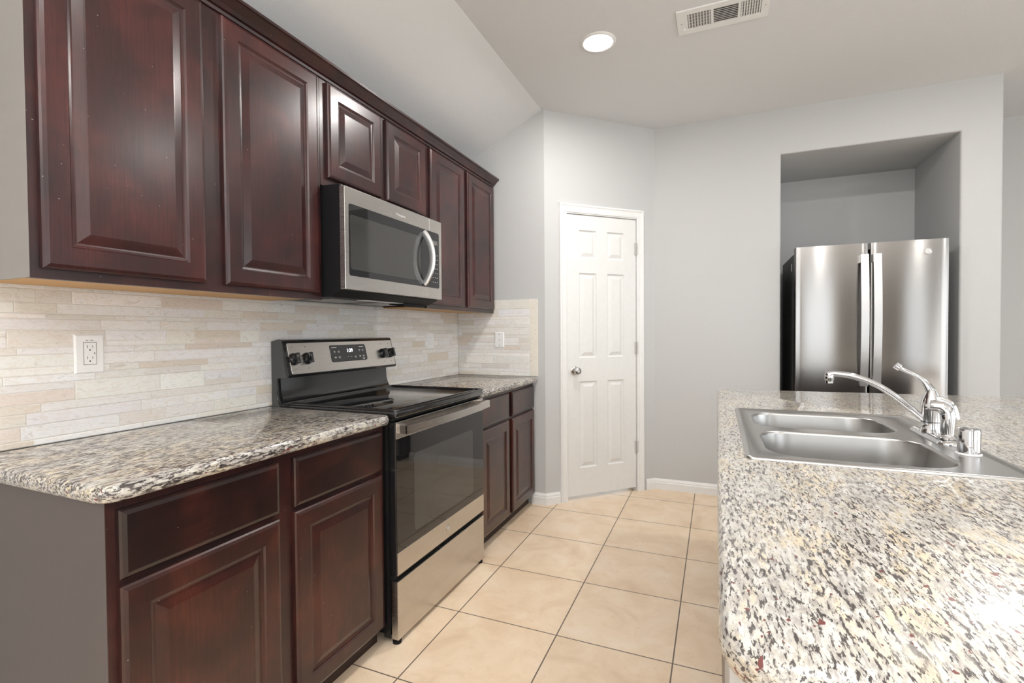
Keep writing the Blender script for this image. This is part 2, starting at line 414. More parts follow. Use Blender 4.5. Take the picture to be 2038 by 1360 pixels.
# baseboards (profiled)
def baseboard(name, p0, p1, out, hgt=.082):
    """runs p0->p1 on the floor; out = unit vector into the room"""
    o = Vector((*out, 0)); pr = [(0, 0), (.014, 0), (.014, hgt * .62), (.011, hgt * .70), (.011, hgt * .80), (.006, hgt * .93), (.003, hgt), (0, hgt)]
    return struct(name, loft([[Vector((*p, 0)) + o * d + Vector((0, 0, z)) for d, z in pr] for p in (p0, p1)]), TRIM)
d1 = (-e2.x, -e2.y)
def dp(s): return (XA + e1.x * s, YC + e1.y * s)
baseboard('baseboard_end', (.60, YC), (XA + .006, YC), (0, -1))
baseboard('baseboard_pantry_left', dp(-.006), dp(.112), d1)
baseboard('baseboard_pantry_right', dp(.862), dp(DL), d1)
baseboard('baseboard_fridge', (XB, YF), (NX0, YF), (0, -1))
baseboard('baseboard_fridge_right', (NX1, YF), (3.44, YF), (0, -1))
baseboard('baseboard_far', (3.44, YE), (XR, YE), (0, -1))
baseboard('baseboard_right', (XR, YB), (XR, YE), (-1, 0))
baseboard('baseboard_left', (0, YB), (0, .60), (1, 0))

# pantry door
DR = empty('door_1', Vector((*dp(.475), 0)), kind='structure')
# casing: profile swept around the opening
def casing():
    bm = bmesh.new(); pr = [(0, 0), (0, .010), (.012, .013), (.020, .010), (.040, .012), (.048, .017), (.058, .017), (.062, 0)]
    a, b, zt = .173, .777, 2.092
    path = [((a, 0), (-1, 0)), ((a, zt), (-1, 1)), ((b, zt), (1, 1)), ((b, 0), (1, 0))]
    rings = [[(p[0] + d[0] * q, -h, p[1] + d[1] * q) for q, h in pr] for p, d in path]
    return diag(loft(rings, closed=False, cap0=False, cap1=False))
bm = casing(); part('casing', bm, TRIM, DR)
bm = bmesh.new()
for b in ((.163, .173, -.004, .10, 0, 2.092), (.777, .787, -.004, .10, 0, 2.092), (.173, .777, -.004, .10, 2.084, 2.094)): bxm(bm, *b)
part('jamb', diag(bm), TRIM, DR)
def door_leaf():
    s0, s1, z0, z1, t = .1755, .7745, .030, 2.080, .006
    pans = [(.281, .428, 1.768, 1.972), (.520, .668, 1.768, 1.972), (.281, .428, 1.040, 1.660), (.520, .668, 1.040, 1.660), (.281, .428, .231, .867), (.520, .668, .231, .867)]
    bm = bmesh.new()
    xs = [s0, .281, .428, .520, .668, s1]; zs = [z0, .231, .867, 1.040, 1.660, 1.768, 1.972, z1]
    for i in range(5):
        for j in range(7):
            if i in (1, 3) and j in (1, 3, 5): 
                a0, a1, c0, c1 = xs[i], xs[i + 1], zs[j], zs[j + 1]
                R = [[(a0 + q, t + d, c0 + q), (a1 - q, t + d, c0 + q), (a1 - q, t + d, c1 - q), (a0 + q, t + d, c1 - q)] for q, d in ((0, 0), (.007, .010), (.012, .011), (.036, .002), (.040, .001))]
                join(bm, loft(R, cap0=False))
            else:
                vs = [bm.verts.new(p) for p in ((xs[i], t, zs[j]), (xs[i + 1], t, zs[j]), (xs[i + 1], t, zs[j + 1]), (xs[i], t, zs[j + 1]))]; bm.faces.new(vs)
    R = [[(s0, q, z0), (s1, q, z0), (s1, q, z1), (s0, q, z1)] for q in (t, .040)]
    join(bm, loft(R, cap0=False)); bmesh.ops.remove_doubles(bm, verts=bm.verts[:], dist=1e-5)
    return diag(bm)
leaf = part('door_leaf', door_leaf(), DOORW, DR)
kn = lathe([(.0, 0), (.031, 0), (.031, .004), (.026, .008), (.012, .010), (.011, .028), (.018, .032), (.026, .040), (.0275, .050), (.024, .060), (.012, .064), (.011, .061), (0, .061)][1:], (0, 0, 0), 28)
kp = MD @ Vector((.237, .006, .949)); kn.transform(Matrix.Translation(kp) @ (-e2).to_track_quat('Z', 'Y').to_matrix().to_4x4())
part('door_knob', kn, NICKEL, leaf, smooth=True, label='round satin nickel knob')
for hz in (1.86, 1.106, .346):
    bm = bmesh.new()
    for q in range(5):
        join(bm, lathe([(.0001, 0), (.0065, 0), (.0065, .0165), (.0001, .0165)], (.778, -.010, hz - .045 + q * .018), 12))
    bxm(bm, .762, .777, -.001, .006, hz - .045, hz + .045)
    part('hinge', diag(bm), HNG, DR, smooth=True)

# ------------------------------------------------------------ backsplash mosaic
def mosaic(u0, u1, v0, v1, mapf, rows, seed, maxlen=.30, trim=None):
    rnd = random.Random(seed); bm = bmesh.new(); col = bm.loops.layers.float_color.new('tile'); g = .0012
    pal = [(.83, .80, .75), (.84, .82, .79), (.81, .77, .71), (.85, .83, .80), (.78, .73, .66), (.76, .72, .66), (.80, .77, .74), (.73, .65, .56), (.86, .83, .80), (.81, .78, .73), (.84, .81, .77), (.83, .81, .77)]
    def tile(a0, a1, c0, c1, color=None):
        a0 += g; a1 -= g; c0 += g; c1 -= g
        if a1 - a0 < .004 or c1 - c0 < .004: return
        q = .0012; dz = rnd.uniform(.0072, .0088); c = color or rnd.choice(pal); j = rnd.uniform(.94, 1.05); c = (min(.9, c[0] * j * 1.01), min(.9, c[1] * j * 1.04 * rnd.uniform(.985, 1.01)), min(.9, c[2] * j * 1.09 * rnd.uniform(.96, 1.02)), 1)
        R = [[mapf(a0 + i, c0 + i, d), mapf(a1 - i, c0 + i, d), mapf(a1 - i, c1 - i, d), mapf(a0 + i, c1 - i, d)] for i, d in ((0, .002), (0, dz - q), (q, dz))]
        V = [[bm.verts.new(p) for p in r] for r in R]; fs = []
        for A, B in zip(V, V[1:]):
            for i in range(4): fs.append(bm.faces.new((A[i], A[(i + 1) % 4], B[(i + 1) % 4], B[i])))
        fs.append(bm.faces.new(V[-1]))
        for f in fs:
            for l in f.loops: l[col] = c
    for r0, r1 in zip(rows, rows[1:]):
        a = u0 - rnd.uniform(0, .15)
        while a < u1:
            L = rnd.choice([.10, .15, .15, .20, .20, .25, .30]) * rnd.uniform(.85, 1.1); b = a + min(L, maxlen)
            A, B = max(a, u0), min(b, u1)
            if B > A:
                if r1 - r0 > .045 and rnd.random() < .38:
                    m = r0 + (r1 - r0) * rnd.choice([.36, .62]); tile(A, B, r0, m); tile(A, B, m, r1)
                else: tile(A, B, r0, r1)
            a = b
    return bm, tile
rowsL = [.914, .932, .973, 1.008, 1.034, 1.092, 1.116, 1.139, 1.176, 1.197, 1.248, 1.281, 1.296, 1.328, 1.367, 1.385]
BS = empty('tile_backsplash', (0, 2.0, .914), 'cream travertine strip mosaic backsplash running along the long counter wall behind the range', 'backsplash')
bm, _ = mosaic(.615, YC, .914, 1.385, lambda u, v, d: (d, u, v), rowsL, 3)
part('tile_mosaic', bm, TRAV, BS, recalc=False)
part('grout_bed', box(0.0002, .0062, .615, YC, .914, 1.385), GROUT, BS)
BE = empty('tile_backsplash', (.33, YC, .914), 'short travertine mosaic backsplash with mitred border on the end wall beside the pantry', 'backsplash')
zt = 1.467; zb_ = 1.399
fE = lambda u, v, d: (u, YC - d, v)
rowsE = [.914, .940, .965, 1.0, 1.055, 1.08, 1.10, 1.135, 1.155, 1.19, 1.21, 1.265, 1.285, 1.325, 1.345, 1.399]
bm, tl = mosaic(.010, .590, .914, zb_, fE, rowsE, 11)
for a, b in ((.010, .16), (.16, .435)): tl(a, b, zb_, zt, (.80, .77, .70))
tl(.435, .590, zb_, zt, (.82, .79, .73))
cl = bm.loops.layers.float_color['tile']
part('tile_mosaic', bm, TRAV, BE, recalc=False)
def border(poly, c):
    bm = bmesh.new(); cl = bm.loops.layers.float_color.new('tile')
    R = [[fE(u, v, d) for u, v in (poly if i == 0 else inset(poly, i))] for i, d in ((0, .002), (0, .007), (.0012, .0082))]
    b2 = loft(R); me = bpy.data.meshes.new('t'); b2.to_mesh(me); b2.free(); bm.from_mesh(me); bpy.data.meshes.remove(me)
    cl = bm.loops.layers.float_color.get('tile')
    for f in bm.faces:
        for l in f.loops: l[cl] = (*c, 1)
    return bm
part('border_trim', border([(.592, .916), (.650, .916), (.650, zt - .001), (.592, zb_ + .001)], (.81, .78, .71)), TRAV, BE)
part('border_trim', border([(.590, zb_ + .003), (.647, zt), (.590, zt)], (.82, .79, .73)), TRAV, BE)
part('grout_bed', box(.009, .6485, YC - .0062, YC - .0002, .914, zt - .002), GROUT, BE)

# ------------------------------------------------------------ cabinets
def upper_cabinet(y0, y1, z0, doors, label, left_panel=False, right_panel=False):
    T = empty('upper_cabinet', (.15, (y0 + y1) / 2, z0), label, 'cabinet', 'upper cabinets along the left wall')
    part('carcass', boxes([(.009, .288, y0 + (.004 if left_panel else 0), y1, z0 + .012, 2.287)]), WOODF, T)
    part('underside', box(.010, .288, y0 + .001, y1 - .001, z0 + .006, z0 + .0119), RAW, T, label='pale orange unfinished underside')
    w = .038; ys = [y0] + [d[0] for d in doors[1:]] + [y1]; mid = (doors[0][1] + doors[1][0]) / 2
    bm = bmesh.new()
    for b in ((.288, .308, y0, y0 + w, z0, 2.2885), (.288, .308, y1 - w, y1, z0, 2.2885), (.288, .308, mid - .04, mid + .04, z0 + .04, 2.26), (.288, .308, y0 + w, y1 - w, z0, z0 + .04), (.288, .308, y0 + w, y1 - w, 2.26, 2.2885)): bxm(bm, *b)
    part('face_frame', bm, WOODF, T)
    for (a, b, c, d) in doors: part('door', panel(a, b, c, d, .3085, .019, .056, .012), WOOD, T)
    if left_panel: part('side_panel', box(.009, .3075, y0 - .001, y0 + .0038, z0 + .001, 2.2885), LAMU, T, label='plain greyish side panel')
    return T
upper_cabinet(.632, 1.566, 1.371, [(.651, 1.062, 1.396, 2.281), (1.128, 1.544, 1.396, 2.281)], 'dark cherry upper cabinet at the left with two tall raised-panel doors', left_panel=True)
upper_cabinet(1.568, 2.362, 1.850, [(1.600, 1.950, 1.886, 2.281), (1.992, 2.343, 1.886, 2.281)], 'short dark cherry upper cabinet with two small doors directly above the microwave')
upper_cabinet(2.364, 3.262, 1.371, [(2.388, 2.794, 1.396, 2.281), (2.836, 3.245, 1.396, 2.281)], 'dark cherry upper cabinet at the far right end beside the grey end wall')
# crown moulding with a return on the left
cp = [(0, 2.2895), (.006, 2.2895), (.008, 2.300), (.016, 2.303), (.024, 2.314), (.040, 2.330), (.046, 2.334), (.052, 2.336), (.052, 2.346), (0, 2.346)]
R = [[(.009, .631 - d, z) for d, z in cp], [(.3085 + d, .631 - d, z) for d, z in cp], [(.3085 + d, 3.262, z) for d, z in cp]]
CR = thing('crown_molding', loft(R), WOODF, 'continuous dark cherry crown molding running along the top of the upper cabinets', 'molding')
part('top_board', box(.009, .3085, .632, 3.262, 2.2895, 2.330), WOODF, CR)

def base_cabinet(y0, y1, fronts, label, left_panel=False):
    T = empty('base_cabinet', (.3, (y0 + y1) / 2, 0), label, 'cabinet', 'base cabinets along the left wall')
    part('carcass', box(.012, .590, y0 + (.006 if left_panel else 0), y1, .092, .874), DARKWOOD, T)
    part('toe_kick', box(.02, .572, y0 + .01, y1 - .002, 0, .0915), DARKWOOD, T)
    w = .03; mid = (fronts[0][1] + fronts[1][0]) / 2; bm = bmesh.new()
    for b in ((.590, .610, y0, y0 + w, .07, .874), (.590, .610, y1 - w, y1, .07, .874), (.590, .610, mid - .035, mid + .035, .11, .84), (.590, .610, y0 + w, y1 - w, .07, .11), (.590, .610, y0 + w, y1 - w, .84, .874), (.590, .610, y0 + w, mid - .035, .66, .72), (.590, .610, mid + .035, y1 - w, .66, .72)): bxm(bm, *b)
    part('face_frame', bm, WOODF, T)
    for a, b in fronts:
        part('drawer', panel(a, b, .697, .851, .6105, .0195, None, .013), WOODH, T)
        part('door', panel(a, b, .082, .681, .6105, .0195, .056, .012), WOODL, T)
    if left_panel: part('side_panel', box(.005, .6095, y0 - .001, y0 + .0055, .0, .874), LAM, T, label='plain grey-brown side panel with white scuffs')
    return T
base_cabinet(.6195, 1.563, [(.638, 1.059), (1.114, 1.540)], 'dark cherry base cabinet left of the range, its near side panel in view', True)
base_cabinet(2.349, 3.262, [(2.400, 2.796), (2.838, 3.246)], 'dark cherry base cabinet between the range and the end wall')

# countertops
CT = thing('countertop', slab(rrect(.0085, .652, .592, 1.561, [.02, .004, .004, .045], 6), .875, .914, .012), GRAN_L, 'speckled granite countertop left of the range', 'countertop', smooth=True)
CT2 = thing('countertop', slab(rrect(.0085, .652, 2.346, 3.258, [.012, .004, .004, .02], 6), .875, .914, .012), GRAN_L, 'speckled granite countertop right of the range, ending at the end wall', 'countertop', smooth=True)

# ------------------------------------------------------------ range
Y0, Y1 = 1.5705, 2.338
RG = empty('range', (.33, (Y0 + Y1) / 2, 0), 'freestanding stainless and black glass electric range between the two counters', 'range')
part('body', boxes([(.03, .632, Y0 + .002, Y1 - .002, .035, .895)]), BLACKM, RG)
# cooktop deck + rims
bm = slab(rrect(.055, .672, Y0, Y1, [.012, .012, .012, .012], 4), .8985, .926, .004); part('cooktop', bm, BLACK, RG, smooth=True)
part('cooktop_glass', slab(rrect(.105, .640, Y0 + .022, Y1 - .022, .015, 4), .9262, .9292, .001), COOK, RG, smooth=True)
bm = bmesh.new()
rimp = rrect(.080, .669, Y0 + .003, Y1 - .003, .014, 4)
def ringtube(path, r, z):
    P = [Vector((x, y, z)) for x, y in path]; P.append(P[0]); return tube(P, r, 8)
join(bm, ringtube(rimp, .0055, .9265)); part('cooktop_rim', bm, BLACK, RG, smooth=True)
# backguard
def xprof(prof, ya, yb): return loft([[(x, ya, z) for x, z in prof], [(x, yb, z) for x, z in prof]])
part('backguard_riser', xprof([(.030, .90), (.090, .90), (.083, .926), (.070, .934), (.060, .955), (.053, .985), (.050, 1.04), (.03, 1.05)], Y0 + .012, Y1 - .012), BLACK, RG, smooth=True)
for ya in (Y0, Y1 - .014):
    part('backguard_side', xprof([(.011, .90), (.060, .90), (.047, .93), (.040, .95), (.038, 1.02), (.044, 1.036), (.098, 1.040), (.082, 1.12), (.074, 1.199), (.055, 1.207), (.011, 1.195)], ya, ya + .014), FSIDE, RG, smooth=True)
part('side_seam_trim', tube(spline([(.052, Y0 - .001, 1.032), (.045, Y0 - .001, 1.02), (.044, Y0 - .001, .96), (.050, Y0 - .001, .932), (.075, Y0 - .001, .921), (.11, Y0 - .001, .9195)], 5), .003, 8), BLACK, RG, smooth=True)
part('control_housing', xprof([(.012, 1.046), (.098, 1.038), (.108, 1.040), (.1125, 1.050), (.0765, 1.194), (.071, 1.203), (.055, 1.2075), (.012, 1.198)], Y0 + .0005, Y1 - .0005), BLACK, RG, smooth=True)
# stainless control panel on tilted plane through (.0775,1.194) and (.113,1.05)
ax = Vector((.0775 - .1125, 0, 1.194 - 1.052)); LP = ax.length; ax.normalize(); nx = Vector((ax.z, 0, -ax.x))
PO = Vector((.1125, 0, 1.052)) + nx * .0005
MP = Matrix(((nx.x, 0, ax.x, PO.x), (0, 1, 0, 0), (nx.z, 0, ax.z, PO.z), (0, 0, 0, 1)))   # local (out, y, up)
def onp(bm): bm.transform(MP); return bm
cpnl = part('control_panel', onp(loft([[(d, y, z) for y, z in (rrect(Y0 + .018 + i, Y1 - .008 - i, 0 + i, LP - .004 - i, .006, 3))] for i, d in ((0, 0), (0, .0015), (.001, .0022))])), STEEL, RG)
part('display_bezel', onp(loft([[(d, y, z) for y, z in rrect(1.838 + i, 2.098 - i, .040 + i, .125 - i, .010, 4)] for i, d in ((0, .0022), (.001, .0042), (.002, .0046))])), GLASS, cpnl)
part('display_digits', text_bm('1:39', .026, MP @ faceX(.0050, 1.972, .094), .0002), LED, cpnl)
for (y, z, w) in ((1.865, .112, .034), (2.062, .112, .034), (1.865, .093, .012), (1.893, .093, .012), (2.045, .095, .012), (2.070, .095, .012), (1.865, .064, .012), (1.893, .064, .016), (1.955, .062, .005), (1.978, .062, .007), (2.008, .062, .013), (2.043, .064, .013), (2.070, .064, .013), (2.068, .050, .020)):
    part('control_mark', onp(box(.0047, .0050, y - w / 2, y + w / 2, z - .0013, z + .0013)), MARK, cpnl)
    if w < .03 and w > .01: part('control_mark', onp(box(.0047, .0050, y - w / 3, y + w / 3, z - .0060, z - .0040)), MARK, cpnl)
for yk in (1.612, 1.688, 2.232, 2.298):
    for dz in (.055, -.045): part('burner_mark', onp(lathe([(.0001, 0), (.0028, 0), (.0028, .0006), (.0001, .0006)], (.0022, yk, .068 + dz), 10, (1, 0, 0))), GREYM, cpnl)
for yk in (1.612, 1.688, 2.232, 2.298):
    bm = lathe([(.0001, .002), (.027, .002), (.0275, .006), (.025, .014), (.022, .018), (.0001, .019)], (0, yk, .068), 24, (1, 0, 0))
    join(bm, box(.016, .036, yk - .008, yk + .008, .044, .092, bev=.003))
    part('burner_knob', onp(bm), BLACK, cpnl, smooth=True)
# oven door
part('door_gap_trim', box(.632, .650, Y0 + .004, Y1 - .004, .885, .896), BLACKM, RG)
OD = part('oven_door', box(.634, .664, Y0 + .001, Y1 - .001, .277, .881, bev=.002), BLACK, RG)
part('top_trim', box(.6641, .669, Y0 + .001, Y1 - .001, .816, .882, bev=.001), STEEL, OD)
part('bottom_trim', box(.6641, .669, Y0 + .001, Y1 - .001, .277, .366, bev=.001), STEEL, OD)
part('oven_window', box(.6641, .6678, Y0 + .001, Y1 - .001, .3665, .8155), GLASS, OD)
part('window_screen', loft([[(x, y, z) for y, z in rrect(Y0 + .12, Y1 - .12, .41, .735, .02, 4)] for x in (.6679, .6681)]), GLASSW, OD)
# handle: bowed flat bar on two end brackets
n = 20; rings = []
for i in range(n + 1):
    t = i / n; y = Y0 + .012 + (Y1 - Y0 - .024) * t; bow = .705 + .018 * math.sin(math.pi * t); 
    rings.append([(bow, y, .836), (bow + .010, y, .838), (bow + .010, y, .872), (bow, y, .874)])
hb = loft(rings)
part('door_handle', hb, STEEL, OD, smooth=True)
for y in (Y0 + .012, Y1 - .036): part('handle_bracket', box(.669, .712, y, y + .024, .837, .873, bev=.002), STEEL, OD)
bm = bmesh.new()
for y in (1.66, 1.80, 1.94, 2.08): bxm(bm, .6688, .6694, y, y + .11, .8735, .8775)
part('vent_slots', bm, SLOT, OD)
def emblem(bmf, parent, rad=.017):
    bm = lathe([(.0001, 0), (rad, 0), (rad, .0015), (rad * .9, .002), (rad * .86, .0012), (.0001, .0012)], (0, 0, 0), 32)
    return bm
bm = emblem(None, None); bm.transform(faceX(.669, 1.962, .322)); part('emblem', bm, NICKEL, OD, smooth=True)
join(bm := bmesh.new(), text_bm('GE', .016, faceX(.6706, 1.962, .322), .0003)); part('emblem_lettering', bm, SILV, OD)
part('storage_drawer', box(.636, .668, Y0 + .001, Y1 - .001, .020, .252, bev=.002), STEEL, RG)
part('drawer_recess', box(.632, .650, Y0 + .003, Y1 - .003, .254, .275), BLACKM, RG)
for (x, y) in ((.648, Y0 + .02), (.648, Y1 - .02), (.08, Y0 + .03), (.08, Y1 - .03)):
    part('foot', lathe([(.001, 0), (.018, 0), (.018, .010), (.010, .014), (.010, .036), (.001, .036)], (x, y, 0), 16), BLACKM, RG, smooth=True)
part('side_skirt', boxes([(.60, .632, Y0 + .001, Y0 + .003, .02, .895)]), BLACK, RG)

# ------------------------------------------------------------ microwave
MY0, MY1 = 1.571, 2.325
MW = empty('microwave', (.22, (MY0 + MY1) / 2, 1.385), 'stainless over-the-range microwave with bowed handle below the short cabinet', 'microwave')
part('body', xprof([(.010, 1.388), (.345, 1.384), (.402, 1.408), (.402, 1.843), (.308, 1.846), (.010, 1.846)], MY0 + .002, MY1 - .002), BLACKM, MW)
mdr = part('door', box(.4025, .430, MY0, 2.2025, 1.4125, 1.8325, bev=.002), STEEL, MW)
mcp = part('control_side', box(.4025, .430, 2.2035, MY1, 1.4125, 1.8325, bev=.002), STEEL, MW)
def rglass(y0, y1, z0, z1, rads, x0, x1):
    return loft([[(x, y, z) for y, z in rrect(y0, y1, z0, z1, rads, 5)] for x in (x0, x1)])
part('door_glass', rglass(1.594, 2.2022, 1.470, 1.766, [.0005, .012, .012, .0005], .4301, .4312), GLASS, mdr)
part('window_screen', rglass(1.600, 2.115, 1.497, 1.722, .012, .4313, .4315), GLASSW, mdr)
part('control_glass', rglass(2.2038, 2.297, 1.470, 1.766, [.012, .0005, .0005, .012], .4301, .4312), GLASS, mcp)
part('lettering', text_bm('Whirlpool', .019, faceX(.4304, 1.952, 1.792), .0003), SILV, mdr)
hp = spline([(.432, 2.145, 1.748), (.450, 2.146, 1.725), (.474, 2.147, 1.675), (.482, 2.148, 1.615), (.474, 2.147, 1.555), (.450, 2.146, 1.505), (.432, 2.145, 1.485)], 6)
part('handle', tube(hp, .0105, 14, (1.7, .75), Vector((0, 1, 0))), SILVR, mdr, smooth=True)
bm = bmesh.new()
for z in (1.70,): bxm(bm, .4313, .4316, 2.232, 2.280, z, z + .022)
part('display', bm, GREYM, mcp)
for i in range(7):
    for j in range(3): part('key_mark', box(.4313, .4316, 2.233 + j * .020, 2.239 + j * .020, 1.50 + i * .024, 1.5025 + i * .024), MARK, mcp)
for y0 in (1.66, 1.98): 
    bm = box(.09, .27, y0, y0 + .26, 1.3825, 1.3868); 
    part('grease_filter', bm, STEELD, MW)
part('lamp_cover', box(.29, .335, 1.80, 2.10, 1.3825, 1.3855), WPLAS, MW)
part('vent_flap', xprof([(.245, 1.379), (.335, 1.368), (.338, 1.372), (.338, 1.384), (.245, 1.386)], 2.10, 2.30), BLACKM, MW)
part('front_vent', boxes([(.403, .4045, MY0 + .01, MY1 - .01, 1.835, 1.842)]), STEELD, MW)

# ------------------------------------------------------------ refrigerator
FX0, FX1, FY = 2.320, 3.153, 3.845
FR = empty('refrigerator', ((FX0 + FX1) / 2, 4.2, 0), 'stainless french-door refrigerator standing in the wall niche', 'refrigerator')
part('body', box(FX0 + .004, FX1 - .004, FY + .075, 4.58, .03, 1.765), FSIDE, FR)
part('door_gap_gasket', box(FX0 + .006, FX1 - .006, FY + .0705, FY + .0745, .06, 1.764), BLACKM, FR)  # black sheet behind the doors, put in to darken their gap
part('hinge_cover', box(FX0 + .02, FX0 + .12, FY + .075, FY + .16, 1.766, 1.790, .004), BLACKM, FR)
part('hinge_cover', box(FX1 - .12, FX1 - .02, FY + .075, FY + .16, 1.766, 1.790, .004), BLACKM, FR)
def cdoor(x0, x1, z0, z1, side):
    ts = [0, .004, .009, .015] + [.015 + .97 * q / 12 for q in range(1, 12)] + [.985, .991, .996, 1]; out = []
    for t in ts:
        x = x0 + (x1 - x0) * t
        e = min(t, 1 - t); y = FY + .004 - .004 * (1 - (2 * t - 1) ** 2) + (.003 * (1 - e / .015) ** 2 if e < .015 else 0)
        out.append((x, y))
    out += [(x1, FY + .070), (x0, FY + .070)]
    return loft([[(x, y, z) for x, y in out] for z in (z0, z1)])
for (x0, x1, sd) in ((FX0, 2.7335, -1), (2.7465, FX1, 1)):
    D = part('door', cdoor(x0, x1, .765, 1.797, sd), STEELV, FR, smooth=True)
    hx = 2.7085 if sd < 0 else 2.7775
    n = 18; rings = []
    for i in range(n + 1):
        t = i / n; z = 1.722 - .86 * t; o = .030 + .024 * math.sin(math.pi * t); y = FY - o
        rings.append([(hx - .022, y, z), (hx + .022, y, z), (hx + .020, y + .010, z), (hx - .020, y + .010, z)])
    part('handle', loft(rings), SILVR, D, smooth=True)
    for z in (1.668, .865): part('handle_mount', box(hx - .026, hx + .014, FY - .026, FY + .004, z, z + .052), NICKEL, D)
    if sd > 0:
        bm = emblem(None, None, .020); bm.transform(faceNY(3.046, FY - .0005, 1.722)); part('emblem', bm, NICKEL, D, smooth=True)
        part('emblem_lettering', text_bm('GE', .018, faceNY(3.046, FY - .0028, 1.722), .0003), SILV, D)
part('freezer_drawer', box(FX0, FX1, FY, FY + .070, .06, .755, bev=.006), STEELV, FR)
part('freezer_handle', tube([(FX0 + .08, FY - .045, .69), (FX1 - .08, FY - .045, .69)], .012), STEEL, FR, smooth=True)
part('side_sticker', box(FX0 + .0025, FX0 + .0039, 4.05, 4.085, 1.66, 1.71), WPLAS, FR)
part('base_grille', box(FX0 + .01, FX1 - .01, FY + .03, 4.55, 0, .055), BLACKM, FR)

# ------------------------------------------------------------ island
ISL = empty('island_cabinet', (2.6, 1.75, 0), 'dark cherry island cabinet carrying the sink counter', 'cabinet')
part('carcass', boxes([(1.850, 1.866, 1.24, 2.80, .10, .867), (1.900, 1.916, .61, 1.235, .02, .867), (1.866, 3.30, 2.78, 2.80, 0, .867), (1.900, 3.30, .60, .618, 0, .867), (3.28, 3.30, .62, 2.78, 0, .867)]), WOODF, ISL)
part('toe_kick', box(1.905, 1.92, 1.25, 2.78, 0, .0995), DARKWOOD, ISL)
for a, b in ((1.27, 1.72), (1.75, 2.20), (2.24, 2.76)):
    bm = panel(-b, -a, .10, .84, 0, .011, .056, .010); bm.transform(Matrix.Rotation(math.pi, 4, 'Z') @ Matrix.Identity(4)); bm.transform(Matrix.Translation((1.849, 0, 0)))
    part('door', bm, WOODL, ISL)
DW = empty('dishwasher', (1.88, .92, 0), 'stainless dishwasher at the near end of the island, only its edge in view', 'dishwasher')
part('door', box(1.838, 1.872, .622, 1.232, .11, .780, bev=.003), DWG, DW)
part('control_strip', box(1.834, 1.872, .622, 1.232, .783, .866, bev=.003), DWG, DW)
part('tub', box(1.873, 1.8985, .626, 1.228, .03, .866), BLACKM, DW)
def roundpoly(P, radii, n=7):
    out = []; N = len(P)
    for i, p in enumerate(P):
        r = radii[i]; p = Vector(p); a = (Vector(P[i - 1]) - p).normalized(); b = (Vector(P[(i + 1) % N]) - p).normalized()
        if r <= 0: out.append(tuple(p)); continue
        th = a.angle(b); tl_ = r / math.tan(th / 2); c = p + (a + b).normalized() * (r / math.sin(th / 2))
        s = p + a * tl_; e = p + b * tl_; v0 = s - c; v1 = e - c; an = v0.angle_signed(v1)
        for k in range(n + 1):
            t = -an * k / n; q = Vector((v0.x * math.cos(t) - v0.y * math.sin(t), v0.x * math.sin(t) + v0.y * math.cos(t))); out.append((c.x + q.x, c.y + q.y))
    return out
P = [(1.822, .521), (3.46, .521), (3.46, 3.03), (1.822, 2.889)]
outl = roundpoly(P, [.066, .03, .03, .03], 9)
SX0, SX1, SY0, SY1 = 1.888, 2.452, 1.330, 2.164
IT = thing('island_countertop', slab(outl, .868, .914, .014, hole=rrect(SX0 + .02, SX1 - .02, SY0 + .02, SY1 - .02, .02, 3)), GRAN_I, 'large cream granite island countertop with black and maroon flecks holding the sink', 'countertop', smooth=True)

# ------------------------------------------------------------ sink
SK = empty('sink', ((SX0 + SX1) / 2, (SY0 + SY1) / 2, .914), 'double-bowl stainless drop-in sink set in the island counter', 'sink')
b1 = rrect(1.938, 2.345, 1.790, 2.105, [.10, .10, .07, .10], 8); b2 = rrect(1.938, 2.352, 1.382, 1.735, [.10, .10, .10, .10], 8)
def sink_rim():
    o = rrect(SX0, SX1, SY0, SY1, .018, 5); prof_ = [(0, .9145), (.001, .9178), (.004, .9205), (.010, .9210), (.016, .9195), (.021, .9165)]
    bm = loft([[(x, y, z) for x, y in (o if i == 0 else inset(o, i))] for i, z in prof_], cap0=False, cap1=False)
    bm.verts.ensure_lookup_table(); N = len(o); lo = [bm.verts[(len(prof_) - 1) * N + i] for i in range(N)]
    loops = [lo]; 
    for b in (b1, b2): loops.append([bm.verts.new((x, y, .9165)) for x, y in b])
    bm.verts.ensure_lookup_table(); ed = []
    for L in loops:
        for i in range(len(L)): ed.append(bm.edges.get((L[i], L[(i + 1) % len(L)])) or bm.edges.new((L[i], L[(i + 1) % len(L)])))
    bmesh.ops.triangle_fill(bm, edges=ed, use_beauty=True)
    return bm
part('rim', sink_rim(), STEELS, SK, smooth=True, recalc=True)
def bowl(b, dep=.175):
    pr = [(0, .9165), (.002, .9158), (.0045, .913), (.006, .908), (.012, .84), (.020, .916 - dep + .035), (.030, .916 - dep + .012), (.050, .916 - dep + .002), (.075, .916 - dep)]
    bm = loft([[(x, y, z) for x, y in (b if i == 0 else inset(b, i))] for i, z in pr], cap0=False)
    return bm
for b in (b1, b2):
    B = part('bowl', bowl(b), STEELS, SK, smooth=True)
    cx = sum(p[0] for p in b) / len(b); cy = sum(p[1] for p in b) / len(b)
    part('drain', lathe([(.001, 0), (.045, 0), (.044, .003), (.036, .003), (.030, .0012), (.001, .0012)], (cx, cy, .7415), 28), CHROME, B, smooth=True)

